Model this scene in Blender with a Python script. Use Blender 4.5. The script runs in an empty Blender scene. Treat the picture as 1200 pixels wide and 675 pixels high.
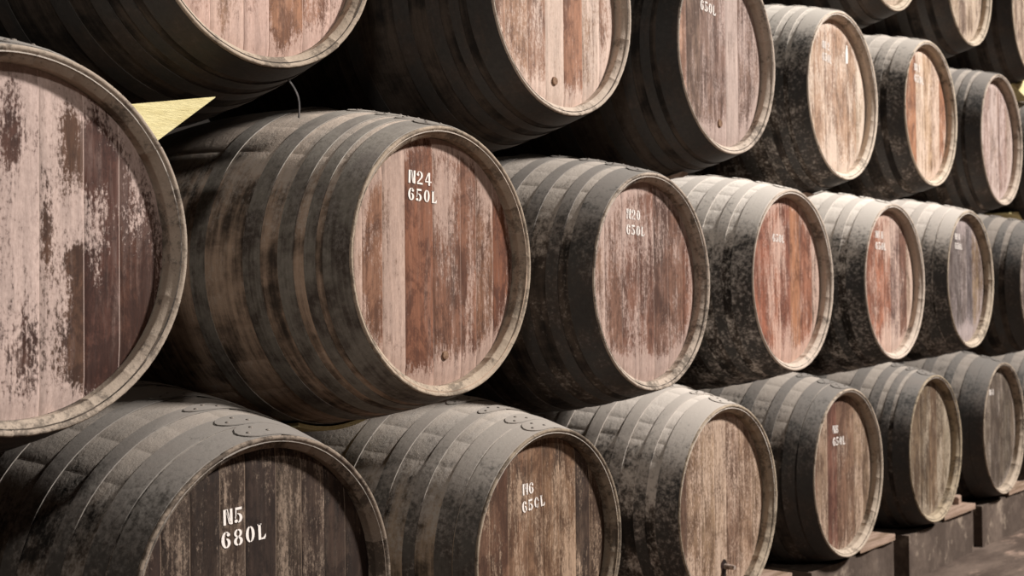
import bpy, bmesh, math, random
from math import pi, sin, cos, sqrt, radians
from mathutils import Vector, Matrix, noise as mnoise

# ------------------------------------------------------------------ camera, light, exposure
scene = bpy.context.scene
COL = scene.collection
VS = scene.view_settings
VS.view_transform = 'Standard'; VS.look = 'None'; VS.exposure = 0.0; VS.gamma = 1.0
VS.use_curve_mapping = False

YAW, PITCH, ROLL, FOC = 0.90023, 0.017846, -0.0089526, 1.46776
cam_data = bpy.data.cameras.new('camera')
cam_data.sensor_width = 36.0
cam_data.lens = 36.0 * FOC / 1.2
cam_data.clip_end = 100
cam_data.dof.use_dof = True
cam_data.dof.focus_distance = 3.1
cam_data.dof.aperture_fstop = 5.0
cam = bpy.data.objects.new('camera', cam_data)
COL.objects.link(cam)
fw = Vector((sin(YAW) * cos(PITCH), cos(YAW) * cos(PITCH), sin(PITCH)))
r0v = Vector((cos(YAW), -sin(YAW), 0)); u0v = r0v.cross(fw)
rv = r0v * cos(ROLL) + u0v * sin(ROLL); uv = -r0v * sin(ROLL) + u0v * cos(ROLL)
mat = Matrix((rv, uv, -fw)).transposed().to_4x4()
mat.translation = Vector((-1.34895, -2.18737, -0.12083))
cam.matrix_world = mat
scene.camera = cam

world = bpy.data.worlds.new('cellar_air'); scene.world = world
world.use_nodes = True
bg = world.node_tree.nodes['Background']
bg.inputs[0].default_value = (0.9, 0.85, 0.8, 1); bg.inputs[1].default_value = 0.003

def area(name, loc, target, size, size_y, power, colour):
    ld = bpy.data.lights.new(name, 'AREA'); ld.shape = 'RECTANGLE'
    ld.size = size; ld.size_y = size_y; ld.energy = power; ld.color = colour
    o = bpy.data.objects.new(name, ld); COL.objects.link(o)
    o.location = loc
    o.rotation_euler = (Vector(target) - Vector(loc)).to_track_quat('-Z', 'Y').to_euler()
    return o
area('high_right_light', (12.0, -11.5, 12.2), (3.2, 0, 0.2), 2.0, 1.5, 8300, (1.0, 0.965, 0.93))  # key light from high right; its source is unseen
area('aisle_lamp_light', (-2.2, -2.9, 2.1), (1.2, 0, 0.1), 0.3, 0.3, 54, (1.0, 0.95, 0.90))

# ------------------------------------------------------------------ helpers
def tag(o, label=None, cat=None, group=None, kind=None):
    if label: o['label'] = label
    if cat: o['category'] = cat
    if group: o['group'] = group
    if kind: o['kind'] = kind
    return o

def empty(name, loc):
    o = bpy.data.objects.new(name, None); COL.objects.link(o)
    o.location = loc; o.empty_display_size = 0.1
    return o

def link_mesh(name, me, material, parent=None, loc=(0, 0, 0), smooth=True):
    if material and not me.materials: me.materials.append(material)
    if smooth:
        for p in me.polygons: p.use_smooth = True
    o = bpy.data.objects.new(name, me); COL.objects.link(o)
    o.location = loc
    if parent: o.parent = parent
    return o

def from_bm(name, bm, material, parent=None, loc=(0, 0, 0), smooth=False):
    bmesh.ops.recalc_face_normals(bm, faces=bm.faces)
    me = bpy.data.meshes.new(name); bm.to_mesh(me); bm.free()
    return link_mesh(name, me, material, parent, loc, smooth)

def srgb(h):
    h = h.lstrip('#'); out = []
    for i in (0, 2, 4):
        c = int(h[i:i + 2], 16) / 255
        out.append(c / 12.92 if c <= 0.04045 else ((c + 0.055) / 1.055) ** 2.4)
    return out
def rgba(h): return (*srgb(h), 1.0)

# ------------------------------------------------------------------ materials
class NT:
    def __init__(self, name):
        self.m = bpy.data.materials.new(name); self.m.use_nodes = True
        self.t = self.m.node_tree; self.t.nodes.clear()
        self.out = self.n('ShaderNodeOutputMaterial')
        self.b = self.n('ShaderNodeBsdfPrincipled')
        self.l(self.b.outputs[0], self.out.inputs[0])
    def n(self, kind, **kw):
        x = self.t.nodes.new(kind)
        for k, v in kw.items(): setattr(x, k, v)
        return x
    def l(self, a, b): self.t.links.new(a, b)
    def put(self, sock, v):
        if isinstance(v, bpy.types.NodeSocket): self.l(v, sock)
        else: sock.default_value = v
    def coords(self, scale=(1, 1, 1), off=(0, 0, 0)):
        c = self.n('ShaderNodeTexCoord'); mp = self.n('ShaderNodeMapping')
        self.l(c.outputs['Object'], mp.inputs['Vector'])
        mp.inputs['Scale'].default_value = scale; mp.inputs['Location'].default_value = off
        return mp.outputs[0]
    def noise(self, vec, scale=1.0, detail=4, rough=0.6, dist=0.0):
        x = self.n('ShaderNodeTexNoise'); self.l(vec, x.inputs['Vector'])
        x.inputs['Scale'].default_value = scale; x.inputs['Detail'].default_value = detail
        x.inputs['Roughness'].default_value = rough; x.inputs['Distortion'].default_value = dist
        return x.outputs['Fac']
    def math(self, op, a, b=None, c=None, clamp=False):
        x = self.n('ShaderNodeMath', operation=op, use_clamp=clamp)
        self.put(x.inputs[0], a)
        if b is not None: self.put(x.inputs[1], b)
        if c is not None: self.put(x.inputs[2], c)
        return x.outputs[0]
    def step(self, v, lo, hi, a=0.0, b=1.0):
        x = self.n('ShaderNodeMapRange', interpolation_type='SMOOTHSTEP')
        self.put(x.inputs['Value'], v)
        x.inputs['From Min'].default_value = lo; x.inputs['From Max'].default_value = hi
        x.inputs['To Min'].default_value = a; x.inputs['To Max'].default_value = b
        return x.outputs[0]
    def mix(self, fac, a, b, blend='MIX'):
        x = self.n('ShaderNodeMix', data_type='RGBA', blend_type=blend)
        self.put(x.inputs[0], fac); self.put(x.inputs[6], a); self.put(x.inputs[7], b)
        return x.outputs[2]
    def attr(self, name, colour=False):
        x = self.n('ShaderNodeAttribute', attribute_name=name)
        return x.outputs['Color' if colour else 'Fac']
    def bump(self, h, strength=0.4, dist=0.004):
        x = self.n('ShaderNodeBump'); self.l(h, x.inputs['Height'])
        x.inputs['Strength'].default_value = strength; x.inputs['Distance'].default_value = dist
        self.l(x.outputs[0], self.b.inputs['Normal'])

def head_material(name, pale, dark, stain, seed, grain=1.0, wood_value=0.66):
    m = NT(name); off = (seed * 3.17, seed * 1.3, seed * 2.71)
    col = m.attr('board_colour', True); cov = m.attr('pale_cover'); edge = m.attr('board_joint')
    fine = m.noise(m.coords((95, 20, 8), off), 1, 6, 0.72)
    streak = m.noise(m.coords((30, 10, 2.6), off), 1, 6, 0.68, 0.2)
    speck = m.noise(m.coords((170, 60, 85), off), 1, 4, 0.75)
    blotch = m.noise(m.coords((11, 8, 4.5), (off[2], off[0], off[1])), 1, 5, 0.65, 0.2)
    v = m.math('ADD', m.math('MULTIPLY_ADD', fine, 1.7, -0.25), m.math('MULTIPLY', speck, 0.8))
    hs = m.n('ShaderNodeHueSaturation'); hs.inputs['Saturation'].default_value = 0.9; hs.inputs['Value'].default_value = wood_value
    m.l(col, hs.inputs['Color']); col = m.mix(1.0, hs.outputs[0], (1.0, 0.95, 0.82, 1), 'MULTIPLY')
    base = m.mix(1.0, col, v, 'MULTIPLY')
    lighter = m.mix(0.22, base, rgba(pale))
    base = m.mix(m.step(streak, 0.48, 0.72), base, lighter)
    # dark weather stains running along the grain
    dsum = m.math('ADD', m.math('MULTIPLY', streak, 0.6), m.math('MULTIPLY', blotch, 0.4))
    dmask = m.step(m.math('ADD', dsum, m.math('MULTIPLY', speck, 0.25)), 0.69 - 0.22 * stain, 0.82 - 0.22 * stain)
    base = m.mix(m.math('MULTIPLY', dmask, 0.7), base, rgba(dark))
    mott = m.noise(m.coords((13, 9, 7), (off[1], off[2], off[0])), 1, 6, 0.75, 0.4)
    mm_ = m.step(m.math('ADD', mott, m.math('MULTIPLY', speck, 0.35)), 0.62 - 0.12 * stain, 0.78 - 0.12 * stain)
    warm = m.mix(1.0, base, (0.42, 0.36, 0.33, 1), 'MULTIPLY')
    base = m.mix(m.math('MULTIPLY', mm_, 0.9), base, warm)
    # pale limewash / mould worn off in grainy patches
    f1 = m.math('MULTIPLY', m.math('SUBTRACT', blotch, 0.5), 3.6)
    f2 = m.math('MULTIPLY', m.math('SUBTRACT', streak, 0.5), 2.0)
    f3 = m.math('MULTIPLY', m.math('SUBTRACT', speck, 0.5), 3.4 * grain)
    f4 = m.math('MULTIPLY', m.math('SUBTRACT', fine, 0.5), 2.4)
    s = m.math('ADD', m.math('ADD', f1, f2), m.math('ADD', f3, f4))
    s = m.math('ADD', s, m.math('MULTIPLY', m.math('SUBTRACT', cov, 0.5), 2.4))
    pm = m.step(s, -0.45, 0.75)
    pcol = m.mix(m.step(speck, 0.35, 0.7), m.mix(0.25, rgba(pale), rgba(dark)), rgba(pale))
    pcol = m.mix(0.22, pcol, col)
    pcol = m.mix(1.0, pcol, m.math('ADD', m.math('MULTIPLY', fine, 0.9), m.math('MULTIPLY_ADD', streak, 0.9, 0.08)), 'MULTIPLY')
    full = m.mix(m.math('MULTIPLY', pm, 0.84), base, pcol)
    spots = m.step(m.noise(m.coords((38, 20, 24), (off[0], off[0], off[1])), 1, 4, 0.7), 0.66, 0.74)
    full = m.mix(m.math('MULTIPLY', spots, 0.55), full, rgba(dark))
    # joints between boards: some filled pale, some open and dark
    jn = m.noise(m.coords((4, 1, 1.4), off), 1, 2, 0.5)
    jcol = m.mix(m.step(jn, 0.36, 0.44), rgba(dark), rgba(pale))
    full = m.mix(m.math('MULTIPLY', m.step(edge, 0.35, 0.9), 0.75), full, jcol)
    m.l(full, m.b.inputs['Base Color'])
    m.b.inputs['Roughness'].default_value = 0.75
    m.b.inputs['Specular IOR Level'].default_value = 0.25
    h = m.math('ADD', m.math('MULTIPLY', pm, 0.5), m.math('MULTIPLY', fine, 0.9))
    m.bump(h, 0.35, 0.003)
    return m.m

def stave_material(name, wood, black, dust, dust_amount, seed):
    m = NT(name); off = (seed * 1.7, seed * 2.3, seed * 0.9)
    sv = m.attr('stave_tone')
    big = m.noise(m.coords((7, 5, 7), off), 1, 5, 0.65)
    fine = m.noise(m.coords((34, 60, 34), off), 1, 5, 0.7)
    band = m.noise(m.coords((2.5, 38, 2.5), off), 1, 4, 0.65)
    speck = m.noise(m.coords((95, 95, 95), off), 1, 3, 0.7)
    base = m.mix(m.step(m.math('ADD', big, m.math('MULTIPLY', band, 0.5)), 0.58, 0.88), rgba(black), rgba(wood))
    base = m.mix(1.0, base, m.math('ADD', m.math('MULTIPLY_ADD', sv, 0.14, 0.38), m.math('MULTIPLY', band, 0.95)), 'MULTIPLY')
    up = m.attr('dust_and_toplight')
    dm = m.math('ADD', m.math('MULTIPLY_ADD', up, 1.0, max(0.0, dust_amount - 0.7) * 0.6), m.math('MULTIPLY', m.math('SUBTRACT', big, 0.5), 1.4))
    dm = m.math('ADD', dm, m.math('MULTIPLY', m.math('SUBTRACT', fine, 0.5), 1.0))
    dm = m.math('ADD', dm, m.math('MULTIPLY', m.math('SUBTRACT', speck, 0.5), 0.8))
    dm = m.math('MULTIPLY', m.step(dm, 0.08, 0.68), dust_amount)
    full = m.mix(dm, base, rgba(dust))  # settled dust, paled per barrel to make up for weak top light
    m.l(full, m.b.inputs['Base Color'])
    m.b.inputs['Roughness'].default_value = 0.8
    m.b.inputs['Specular IOR Level'].default_value = 0.2
    m.bump(m.math('ADD', fine, m.math('MULTIPLY', speck, 0.5)), 0.5, 0.004)
    return m.m

def hoop_material(name, iron, rust, dust, dust_amount, seed):
    m = NT(name); off = (seed * 2.1, seed * 0.7, seed * 1.9)
    big = m.noise(m.coords((9, 9, 9), off), 1, 5, 0.65)
    speck = m.noise(m.coords((70, 70, 70), off), 1, 4, 0.7)
    band = m.noise(m.coords((3, 140, 3), off), 1, 3, 0.6)
    base = m.mix(m.step(m.math('ADD', big, m.math('MULTIPLY', band, 0.3)), 0.55, 0.85), rgba(iron), rgba(rust))
    base = m.mix(1.0, base, m.math('MULTIPLY_ADD', speck, 0.9, 0.55), 'MULTIPLY')
    up = m.attr('dust_and_toplight')
    dm = m.math('ADD', m.math('MULTIPLY_ADD', up, 1.0, max(0.0, dust_amount - 0.7) * 0.6), m.math('MULTIPLY', m.math('SUBTRACT', big, 0.5), 1.3))
    dm = m.math('ADD', dm, m.math('MULTIPLY', m.math('SUBTRACT', speck, 0.5), 1.5))
    dm = m.math('MULTIPLY', m.step(dm, 0.10, 0.80), dust_amount * 0.82)
    full = m.mix(dm, base, rgba(dust))  # same dust on the iron, its paleness also standing in for top light
    m.l(full, m.b.inputs['Base Color'])
    m.b.inputs['Roughness'].default_value = 0.62
    m.b.inputs['Specular IOR Level'].default_value = 0.35
    m.bump(m.math('ADD', speck, m.math('MULTIPLY', band, 0.5)), 0.4, 0.002)
    return m.m

def rim_material(name, pale, dirt, amount, seed):
    m = NT(name); off = (seed * 0.9, seed * 2.9, seed * 1.1)
    sv = m.attr('stave_tone')
    big = m.noise(m.coords((13, 13, 13), off), 1, 6, 0.75)
    speck = m.noise(m.coords((90, 90, 90), off), 1, 4, 0.75)
    dm = m.math('ADD', m.math('MULTIPLY', big, 0.65), m.math('MULTIPLY', speck, 0.35))
    dm = m.step(m.math('ADD', dm, m.math('MULTIPLY', m.math('SUBTRACT', sv, 0.5), 0.08)), 0.585 - amount * 0.25, 0.70 - amount * 0.25)
    base = m.mix(1.0, rgba(pale), m.math('ADD', m.math('MULTIPLY_ADD', sv, 0.08, 0.62), m.math('MULTIPLY', speck, 0.6)), 'MULTIPLY')
    full = m.mix(1.0, m.mix(m.math('MULTIPLY', dm, 0.76), base, rgba(dirt)), (1.0, 0.965, 0.94, 1), 'MULTIPLY')
    m.l(full, m.b.inputs['Base Color'])
    m.b.inputs['Roughness'].default_value = 0.85
    m.b.inputs['Specular IOR Level'].default_value = 0.15
    m.bump(m.math('ADD', big, m.math('MULTIPLY', speck, 0.7)), 0.5, 0.004)
    return m.m

def noise_material(name, c1, c2, scale, rough=0.85, lo=0.4, hi=0.65, bump=0.5, dist=0.006, c3=None):
    m = NT(name)
    a = m.noise(m.coords(scale), 1, 6, 0.65)
    s = m.noise(m.coords(tuple(k * 9 for k in scale)), 1, 4, 0.7)
    col = m.mix(m.step(a, lo, hi), rgba(c1), rgba(c2))
    if c3:
        b = m.noise(m.coords(tuple(k * 2.3 for k in scale), (5, 3, 9)), 1, 5, 0.6)
        col = m.mix(m.step(b, 0.56, 0.7), col, rgba(c3))
    col = m.mix(1.0, col, m.math('MULTIPLY_ADD', s, 0.7, 0.65), 'MULTIPLY')
    m.l(col, m.b.inputs['Base Color'])
    m.b.inputs['Roughness'].default_value = rough
    m.b.inputs['Specular IOR Level'].default_value = 0.2
    m.bump(m.math('ADD', a, m.math('MULTIPLY', s, 0.6)), bump, dist)
    return m.m

def stencil_material(name, wear):
    m = NT(name)
    m.b.inputs['Base Color'].default_value = rgba('e6dcd4')
    m.b.inputs['Roughness'].default_value = 0.8
    a = m.noise(m.coords((70, 30, 45)), 1, 4, 0.7)
    tr = m.n('ShaderNodeBsdfTransparent'); mx = m.n('ShaderNodeMixShader')
    m.l(m.step(a, 0.66 - wear, 0.74 - wear), mx.inputs[0])
    m.l(m.b.outputs[0], mx.inputs[1]); m.l(tr.outputs[0], mx.inputs[2])
    m.l(mx.outputs[0], m.out.inputs[0])
    return m.m

M_CHOCK = noise_material('pale_chock_wood', 'd6c998', 'c2b380', (6, 6, 40), 0.8)
M_STONE = noise_material('kerb_stone', '4a3e36', '64564c', (4, 4, 4), 0.9, c3='857668')
M_CAP = noise_material('bearing_board_wood', '9c8474', '77614f', (3, 30, 30), 0.85)
M_FLOOR = noise_material('cellar_floor', '4a3d35', '66574d', (1.2, 3.5, 2), 0.85, c3='8c7668')
M_WALL = noise_material('back_wall', '1b1815', '292420', (2, 2, 2), 0.95)
M_RIVET = noise_material('rivet_iron', '4a4440', '8b8076', (60, 60, 60), 0.6)
M_PLUG = noise_material('cork_plug', '6b4f3e', '8f725c', (70, 70, 70), 0.9)
M_TAP = noise_material('tap_peg', 'a59488', '6d5d52', (90, 90, 90), 0.7)
M_STAINED = noise_material('wine_stain', '140c0a', '2a1915', (60, 60, 30), 0.6)
M_STRAP = noise_material('loose_strap_iron', '3a3735', '585250', (50, 50, 50), 0.6)
M_CLEAR = stencil_material('stencil_paint', 0.06)
M_WORN = stencil_material('worn_stencil_paint', 0.13)

# ------------------------------------------------------------------ setting
def box_bm(lo, hi):
    bm = bmesh.new(); bmesh.ops.create_cube(bm, size=1)
    for v in bm.verts:
        v.co = Vector([(lo[i] + hi[i]) / 2 + v.co[i] * (hi[i] - lo[i]) for i in range(3)])
    return bm
FLOOR_Z = -1.43
bm = box_bm((-9, -14, FLOOR_Z - 0.1), (16, 2.2, FLOOR_Z))
tag(from_bm('floor', bm, M_FLOOR), kind='structure')
bm = box_bm((-9, 2.0, FLOOR_Z), (16, 2.2, 6.0))
tag(from_bm('wall_back', bm, M_WALL), kind='structure')

# ------------------------------------------------------------------ barrel geometry (unit: lip radius 0.36)
NST = 26          # staves
LEN = 1.40
R_BELLY = 0.465
R_LIP = 0.36
def body_r(y):
    t = (y - LEN / 2) / (LEN / 2)
    return R_BELLY - (R_BELLY - (R_LIP - 0.003)) * t * t

def shelf(nz): return max(0.0, nz) ** 1.2 if nz > 0 else 0.0  # upward faces take settled dust and painted top light

def lathe(profile, seg_per, rnd, closed_first=False, cap_last=False, stave_gap=0.0, jitter=0.0):
    """profile: list of (y, r). Returns bmesh with layers; staves separated by fine grooves."""
    bm = bmesh.new()
    tone = bm.faces.layers.float.new('stave_tone')
    dust = bm.verts.layers.float.new('dust_and_toplight')
    widths = [rnd.uniform(0.75, 1.25) for _ in range(NST)]
    tot = sum(widths); a = rnd.uniform(0, 0.3); angs = []; ids = []; gro = []
    for i, w in enumerate(widths):
        da = w / tot * 2 * pi; g = min(0.006, da * 0.05)
        parts = [g] + [g + (da - 2 * g) * k / seg_per for k in range(1, seg_per)] + [da - g]
        angs.append(a); ids.append(i); gro.append(1)
        for q in parts: angs.append(a + q); ids.append(i); gro.append(0)
        a += da
    jit = [rnd.uniform(-jitter, jitter) for _ in range(NST)]
    tones = [rnd.random() for _ in range(NST)]
    rings = []
    for (y, r) in profile:
        ring = []
        for t, i, g in zip(angs, ids, gro):
            rr = r + jit[i] - (stave_gap if g else 0)
            v = bm.verts.new((rr * cos(t), y, rr * sin(t)))
            v[dust] = shelf(sin(t)); ring.append(v)
        rings.append(ring)
    n = len(angs)
    for a_, b_ in zip(rings[:-1], rings[1:]):
        for j in range(n):
            f = bm.faces.new((a_[j], a_[(j + 1) % n], b_[(j + 1) % n], b_[j]))
            f[tone] = tones[ids[j]]; f.smooth = True
    if cap_last: bm.faces.new(rings[-1])
    return bm

def make_staves(rnd):
    prof = [(0.004, body_r(0.004) - 0.012), (0.004, body_r(0.004))]
    prof += [(LEN * k / 32, body_r(LEN * k / 32)) for k in range(1, 32)]
    prof += [(LEN, body_r(LEN)), (LEN, R_LIP - 0.03), (LEN - 0.05, R_LIP - 0.036)]
    return lathe(prof, 3, rnd, stave_gap=0.0006, jitter=0.0003, cap_last=True)

def make_rim(rnd):
    prof = [(0.012, R_LIP - 0.0005), (0.002, R_LIP + 0.0005), (-0.002, R_LIP - 0.003), (0.001, R_LIP - 0.008),
            (0.011, R_LIP - 0.0185), (0.019, R_LIP - 0.0275), (0.022, R_LIP - 0.0285), (0.025, R_LIP - 0.0275), (0.052, R_LIP - 0.0265)]
    return lathe(prof, 3, rnd, stave_gap=0.0009, jitter=0.0007)

def make_hoop(y0, y1, rnd, joint):
    """An iron band lapped on itself near the top, its lapped end cut in scallops."""
    bm = bmesh.new(); dust = bm.verts.layers.float.new('dust_and_toplight')
    n = 96; lap = 0.26; th = 0.0028
    rings = []
    ph = rnd.uniform(0, 6)
    for k in range(n + 13):
        t = joint - lap / 2 + (2 * pi) * k / n if k <= n else joint - lap / 2 + 2 * pi + lap * (k - n) / 12
        lift = 0.0 if k <= n - 3 else min(1.0, (k - (n - 3)) / 3) * (th + 0.0006)
        s = 1.0
        if k > n + 6: s = sqrt(max(0.03, 1 - ((k - n - 6) / 6.0) ** 2))
        ym, hw = (y0 + y1) / 2, (y1 - y0) / 2 * s
        wob = 0.0012 * sin(3 * t + ph)
        row = []
        for (yy, out) in ((ym - hw, 0), (ym - hw, 1), (ym, 2), (ym + hw, 1), (ym + hw, 0)):
            yy += wob
            r = body_r(max(0, yy)) + lift + (0.0004 if out == 0 else th + (0.0003 if out == 2 else 0))
            v = bm.verts.new((r * cos(t), yy, r * sin(t))); v[dust] = shelf(sin(t)); row.append(v)
        rings.append(row)
    for a, b in zip(rings[:-1], rings[1:]):
        for j in range(4):
            f = bm.faces.new((a[j], a[j + 1], b[j + 1], b[j])); f.smooth = True
            for e in f.edges:
                if e.verts[0] in (a[1], a[3]) and e.verts[1] in (b[1], b[3]) or e.verts[1] in (a[1], a[3]) and e.verts[0] in (b[1], b[3]): e.smooth = False
    bm.faces.new(rings[0]); bm.faces.new(rings[-1])
    return bm

RIVET_ME = None
def rivet_mesh():
    global RIVET_ME
    if RIVET_ME is None:
        bm = bmesh.new()
        bmesh.ops.create_uvsphere(bm, u_segments=10, v_segments=6, radius=0.006)
        for v in bm.verts: v.co.z = max(v.co.z, -0.001) * 0.6
        for f in bm.faces: f.smooth = True
        RIVET_ME = bpy.data.meshes.new('rivet'); bm.to_mesh(RIVET_ME); bm.free()
        RIVET_ME.materials.append(M_RIVET)
    return RIVET_ME

HEAD_R = R_LIP - 0.0275
HEAD_Y = 0.042
def make_head(boards, blobs, rnd, ring):
    """Vertical boards: boards = [(right edge in -1..1, colour hex, pale cover)]; blobs = worn patches with a shape of their own."""
    me = bpy.data.meshes.new('head')
    verts, faces, cols, covs, edges = [], [], [], [], []
    x_prev = -1.0
    NZ = 56
    for (x_end, hx, cov) in boards:
        x0, x1 = x_prev, x_end; x_prev = x_end
        c = srgb(hx)
        # narrow boards inside a wide one come from the grain; geometry follows the real joints
        e = 0.006
        xs = [x0, x0 + e] + [x0 + e + (x1 - x0 - 2 * e) * k / 6 for k in range(1, 6)] + [x1 - e, x1]
        base = len(verts)
        for ix, x in enumerate(xs):
            xx = max(-0.9995, min(0.9995, x)); h = sqrt(1 - xx * xx)
            for iz in range(NZ + 1):
                z = h * (2 * iz / NZ - 1)
                border = ix in (0, len(xs) - 1)
                yy = HEAD_Y + (0.0012 if border else 0.0)
                rr = sqrt(xx * xx + z * z)
                yy += 0.004 * max(0, (rr - 0.9) / 0.1)            # bevelled edge entering the groove
                verts.append((xx * HEAD_R, yy, z * HEAD_R))
                cv = cov + ring * max(0.0, (rr - 0.84) / 0.16) + 0.45 * ring * max(0.0, (-z - 0.72) / 0.28)
                tone = 1.0
                for (bx, bz, rx, rz, am) in blobs:
                    cv += am * math.exp(-(((xx - bx) / rx) ** 2 + ((z - bz) / rz) ** 2))
                cols.append((*[k * tone for k in c], 1.0)); covs.append(max(-0.6, min(1.6, cv))); edges.append(1.0 if border else 0.0)
        for ix in range(len(xs) - 1):
            for iz in range(NZ):
                a = base + ix * (NZ + 1) + iz; b = a + NZ + 1
                faces.append((a, b, b + 1, a + 1))
    me.from_pydata(verts, [], faces)
    ca = me.attributes.new('board_colour', 'FLOAT_COLOR', 'POINT'); ca.data.foreach_set('color', [k for c in cols for k in c])
    va = me.attributes.new('pale_cover', 'FLOAT', 'POINT'); va.data.foreach_set('value', covs)
    ea = me.attributes.new('board_joint', 'FLOAT', 'POINT'); ea.data.foreach_set('value', edges)
    return me

# ------------------------------------------------------------------ stencil letters
def arc(cx, cz, rx, rz, ix, iz, a0, a1, n=14):
    p = []
    for k in range(n + 1):
        t = radians(a0 + (a1 - a0) * k / n); p.append((cx + rx * cos(t), cz + rz * sin(t)))
    q = []
    for k in range(n + 1):
        t = radians(a0 + (a1 - a0) * k / n); q.append((cx + ix * cos(t), cz + iz * sin(t)))
    return [[p[k], p[k + 1], q[k + 1], q[k]] for k in range(n)]
def rect(x0, z0, x1, z1): return [[(x0, z0), (x1, z0), (x1, z1), (x0, z1)]]
def disc(cx, cz, r): return [[(cx + r * cos(k * pi / 5), cz + r * sin(k * pi / 5)) for k in range(10)]]
GLYPH = {
 'N': rect(0, 0, .16, 1) + rect(.44, 0, .6, 1) + [[(.17, .98), (.24, .98), (.43, .04), (.36, .04)], [(.16, 1), (.3, 1), (.43, .3), (.43, .02)]],
 '0': arc(.27, .5, .27, .5, .1, .43, 97, 263) + arc(.27, .5, .27, .5, .1, .43, -83, 83),
 '6': arc(.28, .5, .28, .5, .1, .43, 95, 265) + arc(.27, .3, .27, .3, .1, .23, -85, 80) + disc(.43, .8, .1) + arc(.3, .72, .22, .28, .15, .22, 40, 90),
 '5': rect(.06, .84, .5, 1) + rect(.06, .52, .13, .82) + arc(.22, .31, .3, .31, .12, .24, -85, 95) + disc(.1, .13, .11) + arc(.2, .3, .17, .3, .12, .24, 120, 180),
 '2': arc(.25, .71, .28, .29, .11, .22, -50, 88) + disc(.1, .74, .11) + arc(.22, .71, .2, .29, .14, .22, 95, 150) + [[(.33, .52), (.44, .48), (.14, .16), (.02, .16)]] + rect(.02, 0, .52, .14),
 '4': rect(.3, 0, .45, 1) + [[(.26, .98), (.28, .8), (.08, .36), (0, .36)]] + rect(0, .24, .27, .34) + rect(.47, .24, .58, .34),
 '8': arc(.27, .75, .24, .25, .1, .18, 97, 263) + arc(.27, .75, .24, .25, .1, .18, -83, 83) + arc(.27, .26, .27, .27, .1, .2, 97, 263) + arc(.27, .26, .27, .27, .1, .2, -83, 83),
 'L': rect(.04, 0, .2, 1) + rect(.22, 0, .46, .1) + [[(.34, .1), (.5, .1), (.5, .32)]] + rect(.0, .93, .24, 1),
 '1': rect(.1, 0, .26, 1) + [[(.0, .8), (.09, .84), (.09, .96)]],
}
def stencil_bm(lines):
    """lines: [(text, x, z of baseline start, height, tilt in radians, width factor)] on the head's plane."""
    bm = bmesh.new()
    for (text, x, z, h, tilt, wf) in lines:
        cx = 0.0
        for ch in text:
            for poly in GLYPH[ch]:
                vs = []
                for (px, pz) in poly:
                    a, b = (cx + px) * h * wf, pz * h
                    vs.append(bm.verts.new((x + a * cos(tilt) - b * sin(tilt), HEAD_Y - 0.0016, z + a * sin(tilt) + b * cos(tilt))))
                try: bm.faces.new(vs)
                except ValueError: pass
            cx += 0.74
    fs = list(bm.faces)
    r = bmesh.ops.extrude_face_region(bm, geom=fs)
    for v in [g for g in r['geom'] if isinstance(g, bmesh.types.BMVert)]: v.co.y += 0.0008
    return bm

# ------------------------------------------------------------------ barrels
HOOPS_A = [(0.006, 0.078), (0.099, 0.131), (0.163, 0.206), (0.262, 0.315), (0.448, 0.50)]
HOOPS_B = [(0.006, 0.070), (0.074, 0.128), (0.185, 0.225), (0.30, 0.35), (0.46, 0.51)]
HOOPS_C = [(0.006, 0.082), (0.115, 0.155), (0.215, 0.26), (0.33, 0.38), (0.47, 0.52)]
HOOP_SETS = {'a': HOOPS_A, 'b': HOOPS_B, 'c': HOOPS_C}
BARRELS = {}

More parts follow.
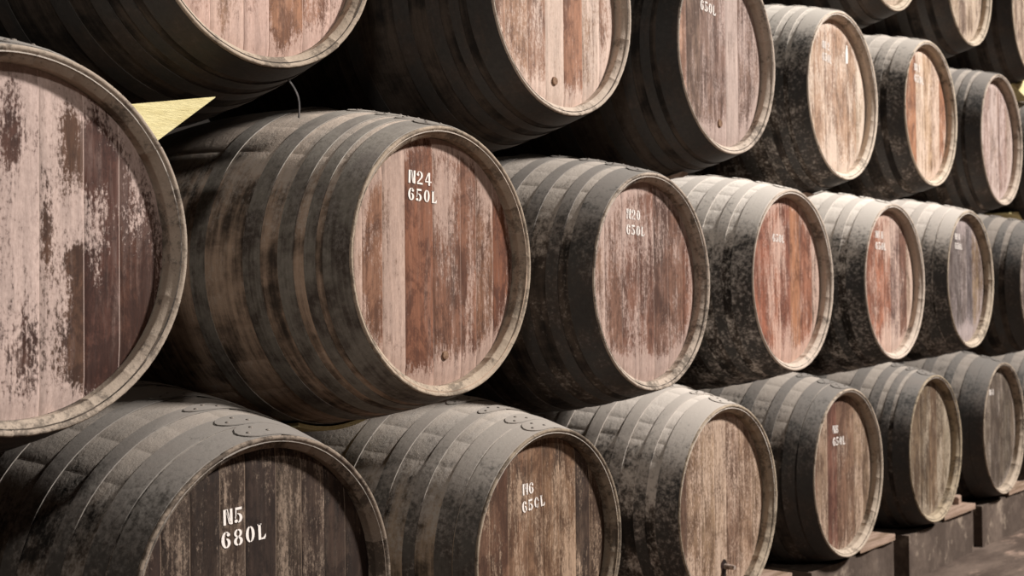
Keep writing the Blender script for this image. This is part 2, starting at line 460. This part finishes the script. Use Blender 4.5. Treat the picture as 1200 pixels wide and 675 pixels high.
def make_barrel(key, centre, lip, label, boards, pale, dark, rim, rimdirt, rim_amt, stain=0.3, blobs=(), ring=0.5,
                wood='4a4038', black='211d1a', dust='c6baae', dusty=0.75, iron='3a3734', hoops='a', lines=None, worn=False,  # default wood and iron kept dark, painting shade into the flanks
                plug=None, grain=1.0, group=None, dash=None):
    rnd = random.Random(key); seed = rnd.uniform(0, 40)
    s = lip / R_LIP; x, y, z = centre
    base = empty('wine_barrel', (x, y, z - R_BELLY * s))
    base.scale = (1, 1, 1)
    tag(base, label, 'barrel', group)
    up = (0, 0, R_BELLY * s)
    def part(name, bm, m, smooth=False):
        bmesh.ops.scale(bm, vec=(s, s, s), verts=bm.verts)
        return from_bm(name, bm, m, base, up, smooth)
    part('staves', make_staves(rnd), stave_material('staves_' + key, wood, black, dust, dusty, seed))
    part('rim', make_rim(rnd), rim_material('rim_' + key, rim, rimdirt, rim_amt, seed))
    hm = hoop_material('hoop_' + key, iron, '453b34', dust if dusty >= 0.78 else 'a39b93' if dust != '6a635c' else dust, dusty, seed)
    joint = pi / 2 + rnd.uniform(-0.05, 0.12)
    for (a, b) in HOOP_SETS[hoops]:
        a += rnd.uniform(-0.003, 0.003) if a > 0.01 else 0
        ho = part('hoop', make_hoop(a, b, rnd, joint), hm)
        for (dt, fy) in ((-0.07, 0.3), (0.0, 0.7), (0.07, 0.35)):
            rv_ = bpy.data.objects.new('rivet', rivet_mesh()); COL.objects.link(rv_)
            t = joint + dt; yy = a + (b - a) * fy; r = body_r(yy) + 0.0050
            rv_.location = (r * cos(t) * s, yy * s, r * sin(t) * s)
            rv_.rotation_euler = (0, pi / 2 - t, 0)
            rv_.parent = ho
    me = make_head(boards, blobs, rnd, ring)
    for v in me.vertices: v.co *= s
    head = link_mesh('head', me, head_material('head_' + key, pale, dark, stain, seed, grain), base, up)
    if lines:
        dx = 0.013 * (x + 1.35) / 2.19 / s
        bm = stencil_bm([(t_, lx - dx, lz + 0.006, lh * 0.82, lt, lw * 1.28) for (t_, lx, lz, lh, lt, lw) in lines]); bmesh.ops.scale(bm, vec=(s, s, s), verts=bm.verts)
        st = from_bm('stencil_marking', bm, M_WORN if worn else M_CLEAR, head)
        st['label'] = 'white stencilled marking'
    if dash:
        bm = bmesh.new(); vs = [bm.verts.new(((dash[0] + dx) * s, (HEAD_Y - 0.0016) * s, (dash[1] + dz) * s)) for dx, dz in ((0, 0), (.022, .004), (.024, .05), (.016, .085), (.006, .08), (-.003, .04))]
        f = bm.faces.new(vs); r = bmesh.ops.extrude_face_region(bm, geom=[f])
        for v in [g for g in r['geom'] if isinstance(g, bmesh.types.BMVert)]: v.co.y += 0.0008
        pd = from_bm('paint_dash', bm, M_CLEAR, head); pd['label'] = 'white dash of paint'
    if plug:
        px, pz, pr, mm = plug
        bm = bmesh.new()
        bmesh.ops.create_cone(bm, cap_ends=True, segments=20, radius1=pr * s, radius2=pr * s * 0.85, depth=0.006)
        bmesh.ops.rotate(bm, matrix=Matrix.Rotation(pi / 2, 3, 'X'), verts=bm.verts)
        bmesh.ops.translate(bm, vec=(px * s, HEAD_Y * s - 0.002, pz * s), verts=bm.verts)
        pg = from_bm('plug', bm, mm, head); pg['label'] = 'small round plug'
    BARRELS[key] = (x, y, z, s, base, head)
    return base

def even(cols, cov, jitter=0.0, seed=1):
    """boards of roughly even width from a list of colours (and covers)"""
    rnd = random.Random(seed); n = len(cols); out = []
    for i, c in enumerate(cols):
        xe = 1.0 if i == n - 1 else -1 + 2 * (i + 1) / n + rnd.uniform(-jitter, jitter)
        cv = cov[i] if isinstance(cov, (list, tuple)) else cov
        out.append((xe, c, cv))
    return out
W1 = 0.92
# ---- second row: big left barrel, then N24, N20 and on to the right
make_barrel('A', (-0.060, 0.010, 0.020), 0.371, 'largest barrel, cut off by the left edge, pale head with big dark red-brown worn patches',
    even(['5c3a30', '63453a', '5e3d33', '5a382e', '60402f', '583329', '5a3527'], [.9, .95, .95, .9, .92, .7, .62], .04, 3), 'd4bcb1', '38201a', 'a39688', '4a443e', .42, stain=.22,
    blobs=[(.37, .70, .05, .1, -.5), (.47, .52, .1, .2, -1.1), (.33, .5, .05, .3, -.5), (.66, .42, .1, .22, -.7), (.50, -.62, .2, .27, -1.7), (.42, -.3, .06, .2, -1.0), (.66, -.1, .12, .35, -.75),
           (.9, .02, .1, .4, -.7), (.8, -.45, .15, .25, -.8), (.2, .1, .04, .22, -.9), (-.02, .55, .07, .2, -.7), (.05, -.62, .1, .2, -.5), (.38, -.09, .045, .07, -1.6), (-.4, -.3, .2, .5, -.6), (-.6, .4, .1, .3, -.8), (.05, .25, .08, .25, .3), (.3, .2, .1, .2, .2)],
    ring=.35, hoops='b', grain=1.5)
make_barrel('B', (1.098, -0.036, 0.008), 0.351, 'dark barrel stencilled N24 650L with a red-brown head',
    [(-.84, 'a8826e', .62), (-.62, '96674f', .30), (-.37, '94705e', .66), (-.04, '91593f', .02), (.30, '8c5c47', .28), (.50, '92604a', .24), (.72, '8f6149', .40), (1, '8a5034', .06)], 'bfa597', '3c2a22', 'a89988', '5e564c', .45, stain=.18,
    blobs=[(-.45, .1, .14, .75, .35), (.1, .62, .12, .3, .55), (-.05, .2, .06, .3, .1), (.42, -.2, .06, .7, .45), (.62, .55, .1, .25, .5), (.1, -.8, .3, .15, .35), (-.6, .7, .25, .2, .4)], ring=.7, hoops='a', dusty=.6, wood='ac937e', black='463c34', iron='80796f',  # brown wood and iron lightened to paint lamp light onto this flank
    lines=[('N24', -.094, .199, .042, -.03, .98), ('650L', -.096, .154, .040, -.03, .98)], plug=(.03, -.252, .013, M_PLUG))
make_barrel('C', (2.142, -0.017, -0.031), 0.355, 'dark barrel stencilled N20 650L, right of the N24 barrel',
    even(['a07c6c', '946a5a', '8e6050', '8a5c4c', '7d574a', '8e6454', '96604a'], [.6, .42, .4, .38, .3, .36, .34], .03, 5), 'c4aca0', '4a3830', 'b2a496', '453f38', .42, stain=.2,
    blobs=[(-.35, .5, .3, .4, .35), (0, -.85, .6, .12, .7), (.1, -.55, .07, .25, -.2)], ring=.6, hoops='c',
    lines=[('N20', -.088, .199, .040, -.03, .95), ('650L', -.090, .148, .040, -.03, .95)], worn=True)
make_barrel('D', (3.197, -0.003, -0.012), 0.355, 'barrel with the brightest orange-red head, right of the N20 barrel in the middle row',
    even(['a5624a', 'aa6248', 'b0684a', '9c5840', 'b87a56', 'a8684e', '8a7064'], [.32, .3, .45, .3, .2, .35, .5], .04, 6), 'd0b2a2', '5c3c30', 'c0b2a4', '4a443e', .3, stain=.1,
    blobs=[(-.15, .5, .18, .3, .5), (0, -.75, .25, .25, .6)], ring=.6, hoops='c', dusty=1.0, dust='e0d6cb',
    lines=[('650L', -.085, .146, .038, -.03, .9)], worn=True)
make_barrel('E', (4.257, 0.004, -0.005), 0.357, 'barrel with salmon-orange head and two white stencil lines, right of the brightest orange one',
    even(['ad7360', 'aa664c', 'b26a4c', 'a5664e', '8e6c68', '84594a', 'a08472'], [.35, .3, .3, .45, .5, .3, .5], .04, 7), 'd2b8a8', '5a4036', 'c2b4a6', '4a443e', .3, stain=.1,
    blobs=[(.0, .5, .1, .4, .4), (-.1, -.8, .3, .2, .5)], ring=.6, hoops='c', dusty=1.0, dust='e0d6cb',
    lines=[('N18', -.104, .195, .040, -.02, 1.0), ('650L', -.106, .142, .042, -.02, 1.0)])
make_barrel('F', (5.315, 0.011, 0.021), 0.360, 'barrel with a grey-violet head and white stencil, middle row right side',
    even(['84746f', '74686a', '706668', '7e7273', '746a70', '947a60', '7e6650'], [.3, .25, .3, .35, .3, .35, .35], .03, 8), 'b0a09c', '4a4444', 'b8aa98', '5a5044', .42, stain=.2,
    blobs=[(0, -.85, .4, .15, .7), (0, .8, .3, .2, .4)], ring=.6, hoops='b', dusty=.95, dust='d8cdc2',
    lines=[('N16', -.09, .202, .038, -.02, .95), ('650L', -.09, .152, .040, -.02, .95)])
make_barrel('G', (6.386, -0.030, 0.0), 0.360, 'dark barrel cut off by the right edge in the middle row, only its flank showing',
    even(['8a7a72', '7c6c68', '84706a', '8a7468', '7a6a60'], .4, .03, 9), 'b8a8a0', '4a4240', 'b0a294', '504840', .4, hoops='c', dusty=.45)
# ---- bottom row: heads browner with dirt, and darkened for the weaker light
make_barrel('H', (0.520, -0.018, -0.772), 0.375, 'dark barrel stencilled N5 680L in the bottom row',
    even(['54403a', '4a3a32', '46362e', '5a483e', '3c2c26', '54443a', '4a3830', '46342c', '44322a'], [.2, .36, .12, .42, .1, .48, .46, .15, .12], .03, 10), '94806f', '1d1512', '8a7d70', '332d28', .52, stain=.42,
    blobs=[(.06, .8, .12, .3, .25), (-.5, .2, .2, .4, .25)], ring=.1, hoops='b', dusty=.6, dust='aaa096', wood='5e5146', iron='4a4540',  # wood and iron lightened as lamp light; dust cut to darken the shaded flank
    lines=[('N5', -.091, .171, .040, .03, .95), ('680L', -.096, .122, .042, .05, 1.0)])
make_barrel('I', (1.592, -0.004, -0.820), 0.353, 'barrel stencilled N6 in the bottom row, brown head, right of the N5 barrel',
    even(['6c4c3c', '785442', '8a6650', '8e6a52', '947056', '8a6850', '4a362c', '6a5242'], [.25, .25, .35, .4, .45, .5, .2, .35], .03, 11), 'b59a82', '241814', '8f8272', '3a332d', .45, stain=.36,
    blobs=[(.42, -.35, .14, .4, .5), (0, .85, .7, .14, -.4)], ring=.15, hoops='b', dusty=.8, dust='b5aba1', wood='9c8873', black='2e2823', iron='5a554f',  # wood and iron paler, with some lamp light put into their colour
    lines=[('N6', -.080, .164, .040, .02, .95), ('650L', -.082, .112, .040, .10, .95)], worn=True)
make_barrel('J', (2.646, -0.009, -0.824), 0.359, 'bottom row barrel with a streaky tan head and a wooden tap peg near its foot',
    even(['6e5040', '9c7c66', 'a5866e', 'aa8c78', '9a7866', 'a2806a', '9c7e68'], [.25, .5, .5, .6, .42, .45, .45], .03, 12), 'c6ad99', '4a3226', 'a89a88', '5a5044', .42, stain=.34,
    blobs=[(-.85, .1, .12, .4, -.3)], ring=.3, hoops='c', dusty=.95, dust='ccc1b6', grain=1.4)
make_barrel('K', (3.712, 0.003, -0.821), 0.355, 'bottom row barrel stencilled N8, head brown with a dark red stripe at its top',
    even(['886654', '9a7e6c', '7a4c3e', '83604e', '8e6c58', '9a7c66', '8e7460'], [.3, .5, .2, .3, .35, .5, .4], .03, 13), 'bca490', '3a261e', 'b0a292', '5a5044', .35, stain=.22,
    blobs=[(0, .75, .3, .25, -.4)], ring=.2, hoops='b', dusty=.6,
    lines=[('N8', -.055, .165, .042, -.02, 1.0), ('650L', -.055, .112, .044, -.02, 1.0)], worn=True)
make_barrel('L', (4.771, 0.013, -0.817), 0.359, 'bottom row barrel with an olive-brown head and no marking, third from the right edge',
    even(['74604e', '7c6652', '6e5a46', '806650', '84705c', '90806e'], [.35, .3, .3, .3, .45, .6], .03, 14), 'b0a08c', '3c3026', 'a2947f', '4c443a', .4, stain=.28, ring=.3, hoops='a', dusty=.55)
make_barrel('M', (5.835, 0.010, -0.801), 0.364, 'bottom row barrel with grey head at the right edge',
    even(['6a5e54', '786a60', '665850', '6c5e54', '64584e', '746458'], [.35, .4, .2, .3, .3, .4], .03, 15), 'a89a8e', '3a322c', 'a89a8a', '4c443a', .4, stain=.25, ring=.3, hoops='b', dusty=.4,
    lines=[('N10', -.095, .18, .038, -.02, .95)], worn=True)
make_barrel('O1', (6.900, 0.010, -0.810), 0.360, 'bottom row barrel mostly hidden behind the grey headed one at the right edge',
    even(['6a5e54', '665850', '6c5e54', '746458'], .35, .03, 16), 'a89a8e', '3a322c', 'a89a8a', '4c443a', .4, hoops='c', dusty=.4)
# ---- third row
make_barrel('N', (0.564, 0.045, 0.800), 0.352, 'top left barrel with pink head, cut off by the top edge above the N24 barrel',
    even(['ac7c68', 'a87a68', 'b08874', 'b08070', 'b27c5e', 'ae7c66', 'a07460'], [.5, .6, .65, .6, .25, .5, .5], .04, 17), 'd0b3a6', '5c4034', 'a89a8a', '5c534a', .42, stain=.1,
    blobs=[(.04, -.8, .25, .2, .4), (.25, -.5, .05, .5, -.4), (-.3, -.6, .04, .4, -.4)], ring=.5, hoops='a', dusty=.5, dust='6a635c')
make_barrel('O', (1.651, -0.023, 0.807), 0.352, 'upper row barrel with pink and white striped head, above the gap between N24 and N20',
    even(['b08672', 'b48a74', 'b08470', 'b8947e', 'b07a60', 'b4907c', 'aa7e6a'], [.35, .4, .3, .9, .2, .7, .5], .03, 18), 'd8c2b4', '6a4c3e', 'b8aa9c', '5a5248', .3, stain=.08,
    blobs=[(0, -.85, .4, .15, .5)], ring=.5, hoops='a', dusty=.4, dust='6a635c', plug=(-.009, -.253, .014, M_PLUG))
make_barrel('P', (2.694, 0.002, 0.799), 0.360, 'upper row barrel with dusty mauve-brown head and a stencil at the top edge',
    even(['bc907c', '8a6e62', '94746a', '8e6c62', 'a89088', '8c6a5e', '947468'], [.3, .3, .35, .4, .8, .4, .4], .03, 19), 'c4aea4', '4e3c36', 'bcaea0', '4c4640', .3, stain=.2,
    blobs=[(0, -.85, .4, .15, .5)], ring=.5, hoops='a', dusty=.4, dust='6a635c',
    lines=[('N14', -.110, .195, .042, -.05, .85), ('650L', -.112, .142, .045, -.05, .85)], plug=(-.005, -.246, .016, M_PLUG))
make_barrel('Q', (3.754, 0.024, 0.789), 0.361, 'upper row barrel with pale cream-pink head and dusty brightened staves on top',
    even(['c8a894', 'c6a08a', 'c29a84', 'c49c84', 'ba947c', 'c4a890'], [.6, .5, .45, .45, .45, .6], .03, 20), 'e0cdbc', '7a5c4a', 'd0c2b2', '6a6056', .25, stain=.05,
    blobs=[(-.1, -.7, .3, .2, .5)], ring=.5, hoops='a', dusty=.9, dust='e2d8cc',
    lines=[('N12', -.098, .187, .040, -.03, .8), ('650L', -.100, .135, .042, -.05, .75)], dash=(.11, .16))
make_barrel('R', (4.798, 0.021, 0.834), 0.358, 'upper row barrel with peach-orange head, right of the pale cream one',
    even(['b0765a', 'b87c58', 'ceb09a', 'c8a486', 'c09c86', 'b07450'], [.3, .15, .7, .45, .5, .25], .03, 21), 'dcc4b2', '6a4a3a', 'c6b8a6', '4e483e', .35, stain=.08, ring=.5, hoops='c', dusty=.8, dust='dcd1c5',
    lines=[('N11', -.09, .20, .042, -.02, .9), ('650L', -.09, .145, .045, -.02, .95)])
make_barrel('S', (5.873, 0.011, 0.812), 0.367, 'upper row barrel with mauve-grey head near the right edge',
    even(['a48c84', 'a08078', 'a88e86', '987870', 'a48c80'], [.5, .45, .6, .4, .5], .03, 22), 'c8b4ac', '5a4a44', 'b4a698', '4e483e', .35, stain=.1, ring=.5, hoops='a', dusty=.7, dust='c4b8ac')
make_barrel('V', (6.940, 0.010, 0.810), 0.360, 'barrel past the mauve-grey one in the upper row, a sliver at the right edge',
    even(['a48c84', 'a08078', '987870', 'a48c80'], .5, .03, 23), 'c8b4ac', '5a4a44', 'b4a698', '4e483e', .35, hoops='b', dusty=.6)
# ---- fourth row, only the undersides in the picture
make_barrel('T', (5.316, -0.004, 1.612), 0.358, 'topmost row barrel with tan head cut off by the top edge',
    even(['a08672', 'a88e78', '8c7060', 'a48a76', '987e6a'], [.5, .5, .35, .55, .5], .03, 24), 'ccb8a4', '5a483c', 'b8aa98', '5a5044', .3, ring=.4, hoops='c', dusty=.4, dust='6a635c')
make_barrel('U', (6.382, -0.010, 1.609), 0.360, 'topmost row barrel at the upper right corner',
    even(['a08672', '8c7060', 'a48a76', '987e6a'], .5, .03, 25), 'ccb8a4', '5a483c', 'b8aa98', '5a5044', .3, hoops='c', dusty=.4, dust='6a635c')
make_barrel('X', (4.250, 0.0, 1.607), 0.360, 'topmost row barrel of which only the dark underside shows, left of the tan headed one',
    even(['a08672', '8c7060', 'a48a76', '987e6a'], .5, .03, 26), 'ccb8a4', '5a483c', 'b8aa98', '5a5044', .3, hoops='a', dusty=.4, dust='6a635c')

# the tap peg of the tan barrel, with the wine stain under it
x, y, z, s, base, head = BARRELS['J']
bm = bmesh.new()
bmesh.ops.create_cone(bm, cap_ends=True, segments=16, radius1=0.011, radius2=0.008, depth=0.045)
bmesh.ops.rotate(bm, matrix=Matrix.Rotation(pi / 2, 3, 'X'), verts=bm.verts)
bmesh.ops.translate(bm, vec=(0.022, HEAD_Y * s - 0.018, -0.225), verts=bm.verts)
tp = from_bm('tap_peg', bm, M_TAP, head); tp['label'] = 'pale wooden peg'
bm = bmesh.new(); pts = []
for k in range(30):
    t = 2 * pi * k / 30; w = 0.020 * (1 + 0.2 * sin(3 * t)); h_ = 0.055 if sin(t) < 0 else 0.030
    pts.append(bm.verts.new((0.016 + w * cos(t), HEAD_Y * s - 0.0010, -0.228 + h_ * sin(t))))
f = bm.faces.new(pts)
r = bmesh.ops.extrude_face_region(bm, geom=[f])
for v in [g for g in r['geom'] if isinstance(g, bmesh.types.BMVert)]: v.co.y += 0.0007
sp = from_bm('wine_stain', bm, M_STAINED, head); sp['label'] = 'dark wet stain round the peg'

# loose end of iron strap hanging from the top left barrel
x, y, z, s, base, head = BARRELS['N']
bm = bmesh.new(); prev = None
P0, P1 = Vector((0.680, 0.10, 0.440)), Vector((0.712, 0.10, 0.352))
for k in range(9):
    t = k / 8; p = P0.lerp(P1, t) + Vector((0.014 * sin(pi * t), 0, 0.006 * sin(pi * t)))
    w = 0.007 * (1 - 0.4 * t); row = [bm.verts.new(p + Vector((dx, dy, 0))) for dx, dy in ((-w, 0), (w, 0.006), (w, 0.009), (-w, 0.003))]
    if prev:
        for j in range(4): bm.faces.new((prev[j], prev[(j + 1) % 4], row[(j + 1) % 4], row[j]))
    else: bm.faces.new(row)
    prev = row
bm.faces.new(prev)
for v in bm.verts: v.co -= Vector(base.location)
st = from_bm('loose_strap', bm, M_STRAP, base); st['label'] = 'loose end of iron strap hanging down'

# ------------------------------------------------------------------ chocks between the rows
def prism(pts, y0, y1, m, label):
    """Solid of an outline in the x-z plane between two depths; pts(y) gives the outline at that depth."""
    bm = bmesh.new(); rows = []; NY = 6
    for k in range(NY + 1):
        y = y0 + (y1 - y0) * k / NY
        rows.append([bm.verts.new((p[0], y, p[1])) for p in pts(y)])
    for A, B in zip(rows[:-1], rows[1:]):
        n = len(A)
        for j in range(n): bm.faces.new((A[j], A[(j + 1) % n], B[(j + 1) % n], B[j]))
    bm.faces.new(rows[0]); bm.faces.new(rows[-1])
    c = rows[0][0].co.copy()
    for v in bm.verts: v.co -= c
    return tag(from_bm('wooden_chock', bm, m, None, c), label, 'chock', 'wedges between the barrel rows')
def surf(key, yy, extra=0.004):
    x, y, z, s = BARRELS[key][:4]
    return x, z, body_r(min(LEN, max(0.0, (yy - y) / s))) * s + extra
def wedge(upper, lowers, xl, xr, x0, z0, k, zt0, kt, y0, y1, m, label):
    """Chock under an upper barrel: lower edge z0 + k (x - x0), upper edge zt0 + kt (x - x0), trimmed to the barrels it touches."""
    N = 26
    def outline(y):
        xu, zu, ru = surf(upper, y, 0.010)
        up, lo = [], []
        for i in range(N + 1):
            x = xl + (xr - xl) * i / N
            zt = min(zu - sqrt(max(1e-6, ru * ru - (x - xu) ** 2)), zt0 + kt * (x - x0))
            zb = z0 + k * (x - x0)
            for lw in lowers:
                xq, zq, rq = surf(lw, y, 0.010)
                if abs(x - xq) < rq: zb = max(zb, zq + sqrt(rq * rq - (x - xq) ** 2))
            up.append((x, zt)); lo.append((x, min(zb, zt - 0.0015)))
        return up + lo[::-1]
    return prism(outline, y0, y1, m, label)
wedge('N', ['A'], 0.225, 0.445, 0.309, 0.266, 0.73, 0.340, 0.20, 0.085, 0.16, M_CHOCK, 'large pale yellow wooden wedge under the top left barrel')
def slat(y):
    xb, zb, rb = surf('B', y, 0.009)
    xs = [0.97 + 0.32 * i / 14 for i in range(15)]
    up = [(q, zb - sqrt(rb * rb - (q - xb) ** 2)) for q in xs]
    return up + [(q, z - 0.012) for (q, z) in reversed(up)]
prism(slat, 0.40, 0.54, M_CHOCK, 'thin yellow slat showing as a line below the N24 barrel')
wedge('P', ['C'], 2.655, 2.69, 2.68, 0.372, 0.35, 0.40, 0.3, 0.18, 0.30, M_CAP, 'small pale wedge tip between N20 barrel and the mauve-brown headed barrel above')
wedge('Q', ['D'], 3.70, 3.89, 3.70, 0.389, 0.04, 0.391, 0.18, 0.18, 0.36, M_CAP, 'pale wedge tip under the pale cream headed barrel')
wedge('V', ['G'], 6.54, 6.95, 6.54, 0.443, 0.01, 0.450, 0.08, 0.18, 0.36, M_CHOCK, 'yellowish wedge at the right edge, low in the gap below the mauve-grey headed barrel')
wedge('U', ['V', 'S'], 6.38, 6.74, 6.38, 1.203, -0.17, 1.222, 0.36, 0.10, 0.30, M_CHOCK, 'pale rounded wedge at the upper right edge below the corner barrel')

# ------------------------------------------------------------------ kerb blocks and bearing boards
def under(key_xs, X, Y):
    lo = 9
    for k in key_xs:
        x, y, z, s = BARRELS[k][:4]
        r = body_r(min(LEN, max(0.0, (Y - y) / s))) * s + 0.007
        if abs(X - x) < r: lo = min(lo, z - sqrt(r * r - (X - x) ** 2))
    return lo
BOT = ['H', 'I', 'J', 'K', 'L', 'M', 'O1']
def carved(x0, x1, y0, y1, zb, zt, nx, ny, wob=0.0, seed=0):
    bm = bmesh.new(); T, Bt = [], []
    for i in range(nx + 1):
        tr, br = [], []
        for j in range(ny + 1):
            X = x0 + (x1 - x0) * i / nx; Y = y0 + (y1 - y0) * j / ny
            w = wob * mnoise.noise(Vector((X * 5 + seed, Y * 5, 0)))
            zz = max(zb + 0.004, min(zt + w, under(BOT, X, Y) - 0.002))
            yo = Y + (wob * 1.5 * mnoise.noise(Vector((X * 7, seed, 2))) if j == 0 else 0)
            tr.append(bm.verts.new((X, yo, zz))); br.append(bm.verts.new((X, yo, zb)))
        T.append(tr); Bt.append(br)
    for i in range(nx):
        for j in range(ny):
            bm.faces.new((T[i][j], T[i + 1][j], T[i + 1][j + 1], T[i][j + 1]))
            bm.faces.new((Bt[i][j], Bt[i][j + 1], Bt[i + 1][j + 1], Bt[i + 1][j]))
    for i in range(nx):
        bm.faces.new((T[i][0], Bt[i][0], Bt[i + 1][0], T[i + 1][0])); bm.faces.new((T[i][ny], T[i + 1][ny], Bt[i + 1][ny], Bt[i][ny]))
    for j in range(ny):
        bm.faces.new((T[0][j], T[0][j + 1], Bt[0][j + 1], Bt[0][j])); bm.faces.new((T[nx][j], Bt[nx][j], Bt[nx][j + 1], T[nx][j + 1]))
    return bm
SUP = [('I', 'N6 barrel'), ('J', 'barrel with the tap peg'), ('K', 'N8 barrel'), ('L', 'olive-brown headed barrel'), ('M', 'grey headed barrel')]
for k, who in SUP:
    x, y, z, s = BARRELS[k][:4]
    x0, x1 = x - 0.26, x + 0.60 + (0.06 if k == 'L' else 0)
    bm = carved(x0, x1, 0.06, 0.50, FLOOR_Z, -1.208, 34, 14, 0.008, x)
    o = from_bm('kerb_block', bm, M_STONE)
    tag(o, 'rough dark stone kerb block on the floor below ' + who, 'stone block', 'stone kerb blocks under the bottom row')
    xa = x + 0.05
    while under(BOT, xa, 0.20) < -1.188: xa += 0.005
    bm = carved(xa, x1 - 0.01, 0.045, 0.20, -1.199, -1.170, 20, 6, 0.002, x + 3)
    o = from_bm('bearing_board', bm, M_CAP)
    tag(o, 'short pale board wedged on the kerb, right foot of ' + who, 'board', 'boards wedged along the kerb')
bm = box_bm((-0.05, -0.03, 0), (0.055, 0.03, 0.04))
bmesh.ops.bevel(bm, geom=list(bm.edges), offset=0.004, segments=2, affect='EDGES')
o = from_bm('wood_scrap', bm, M_CAP, None, (5.355, 0.135, -1.170)); o.rotation_euler = (0, 0, 0.2)
tag(o, 'small wood scrap lying on the board right of the olive-brown headed barrel', 'wood scrap')
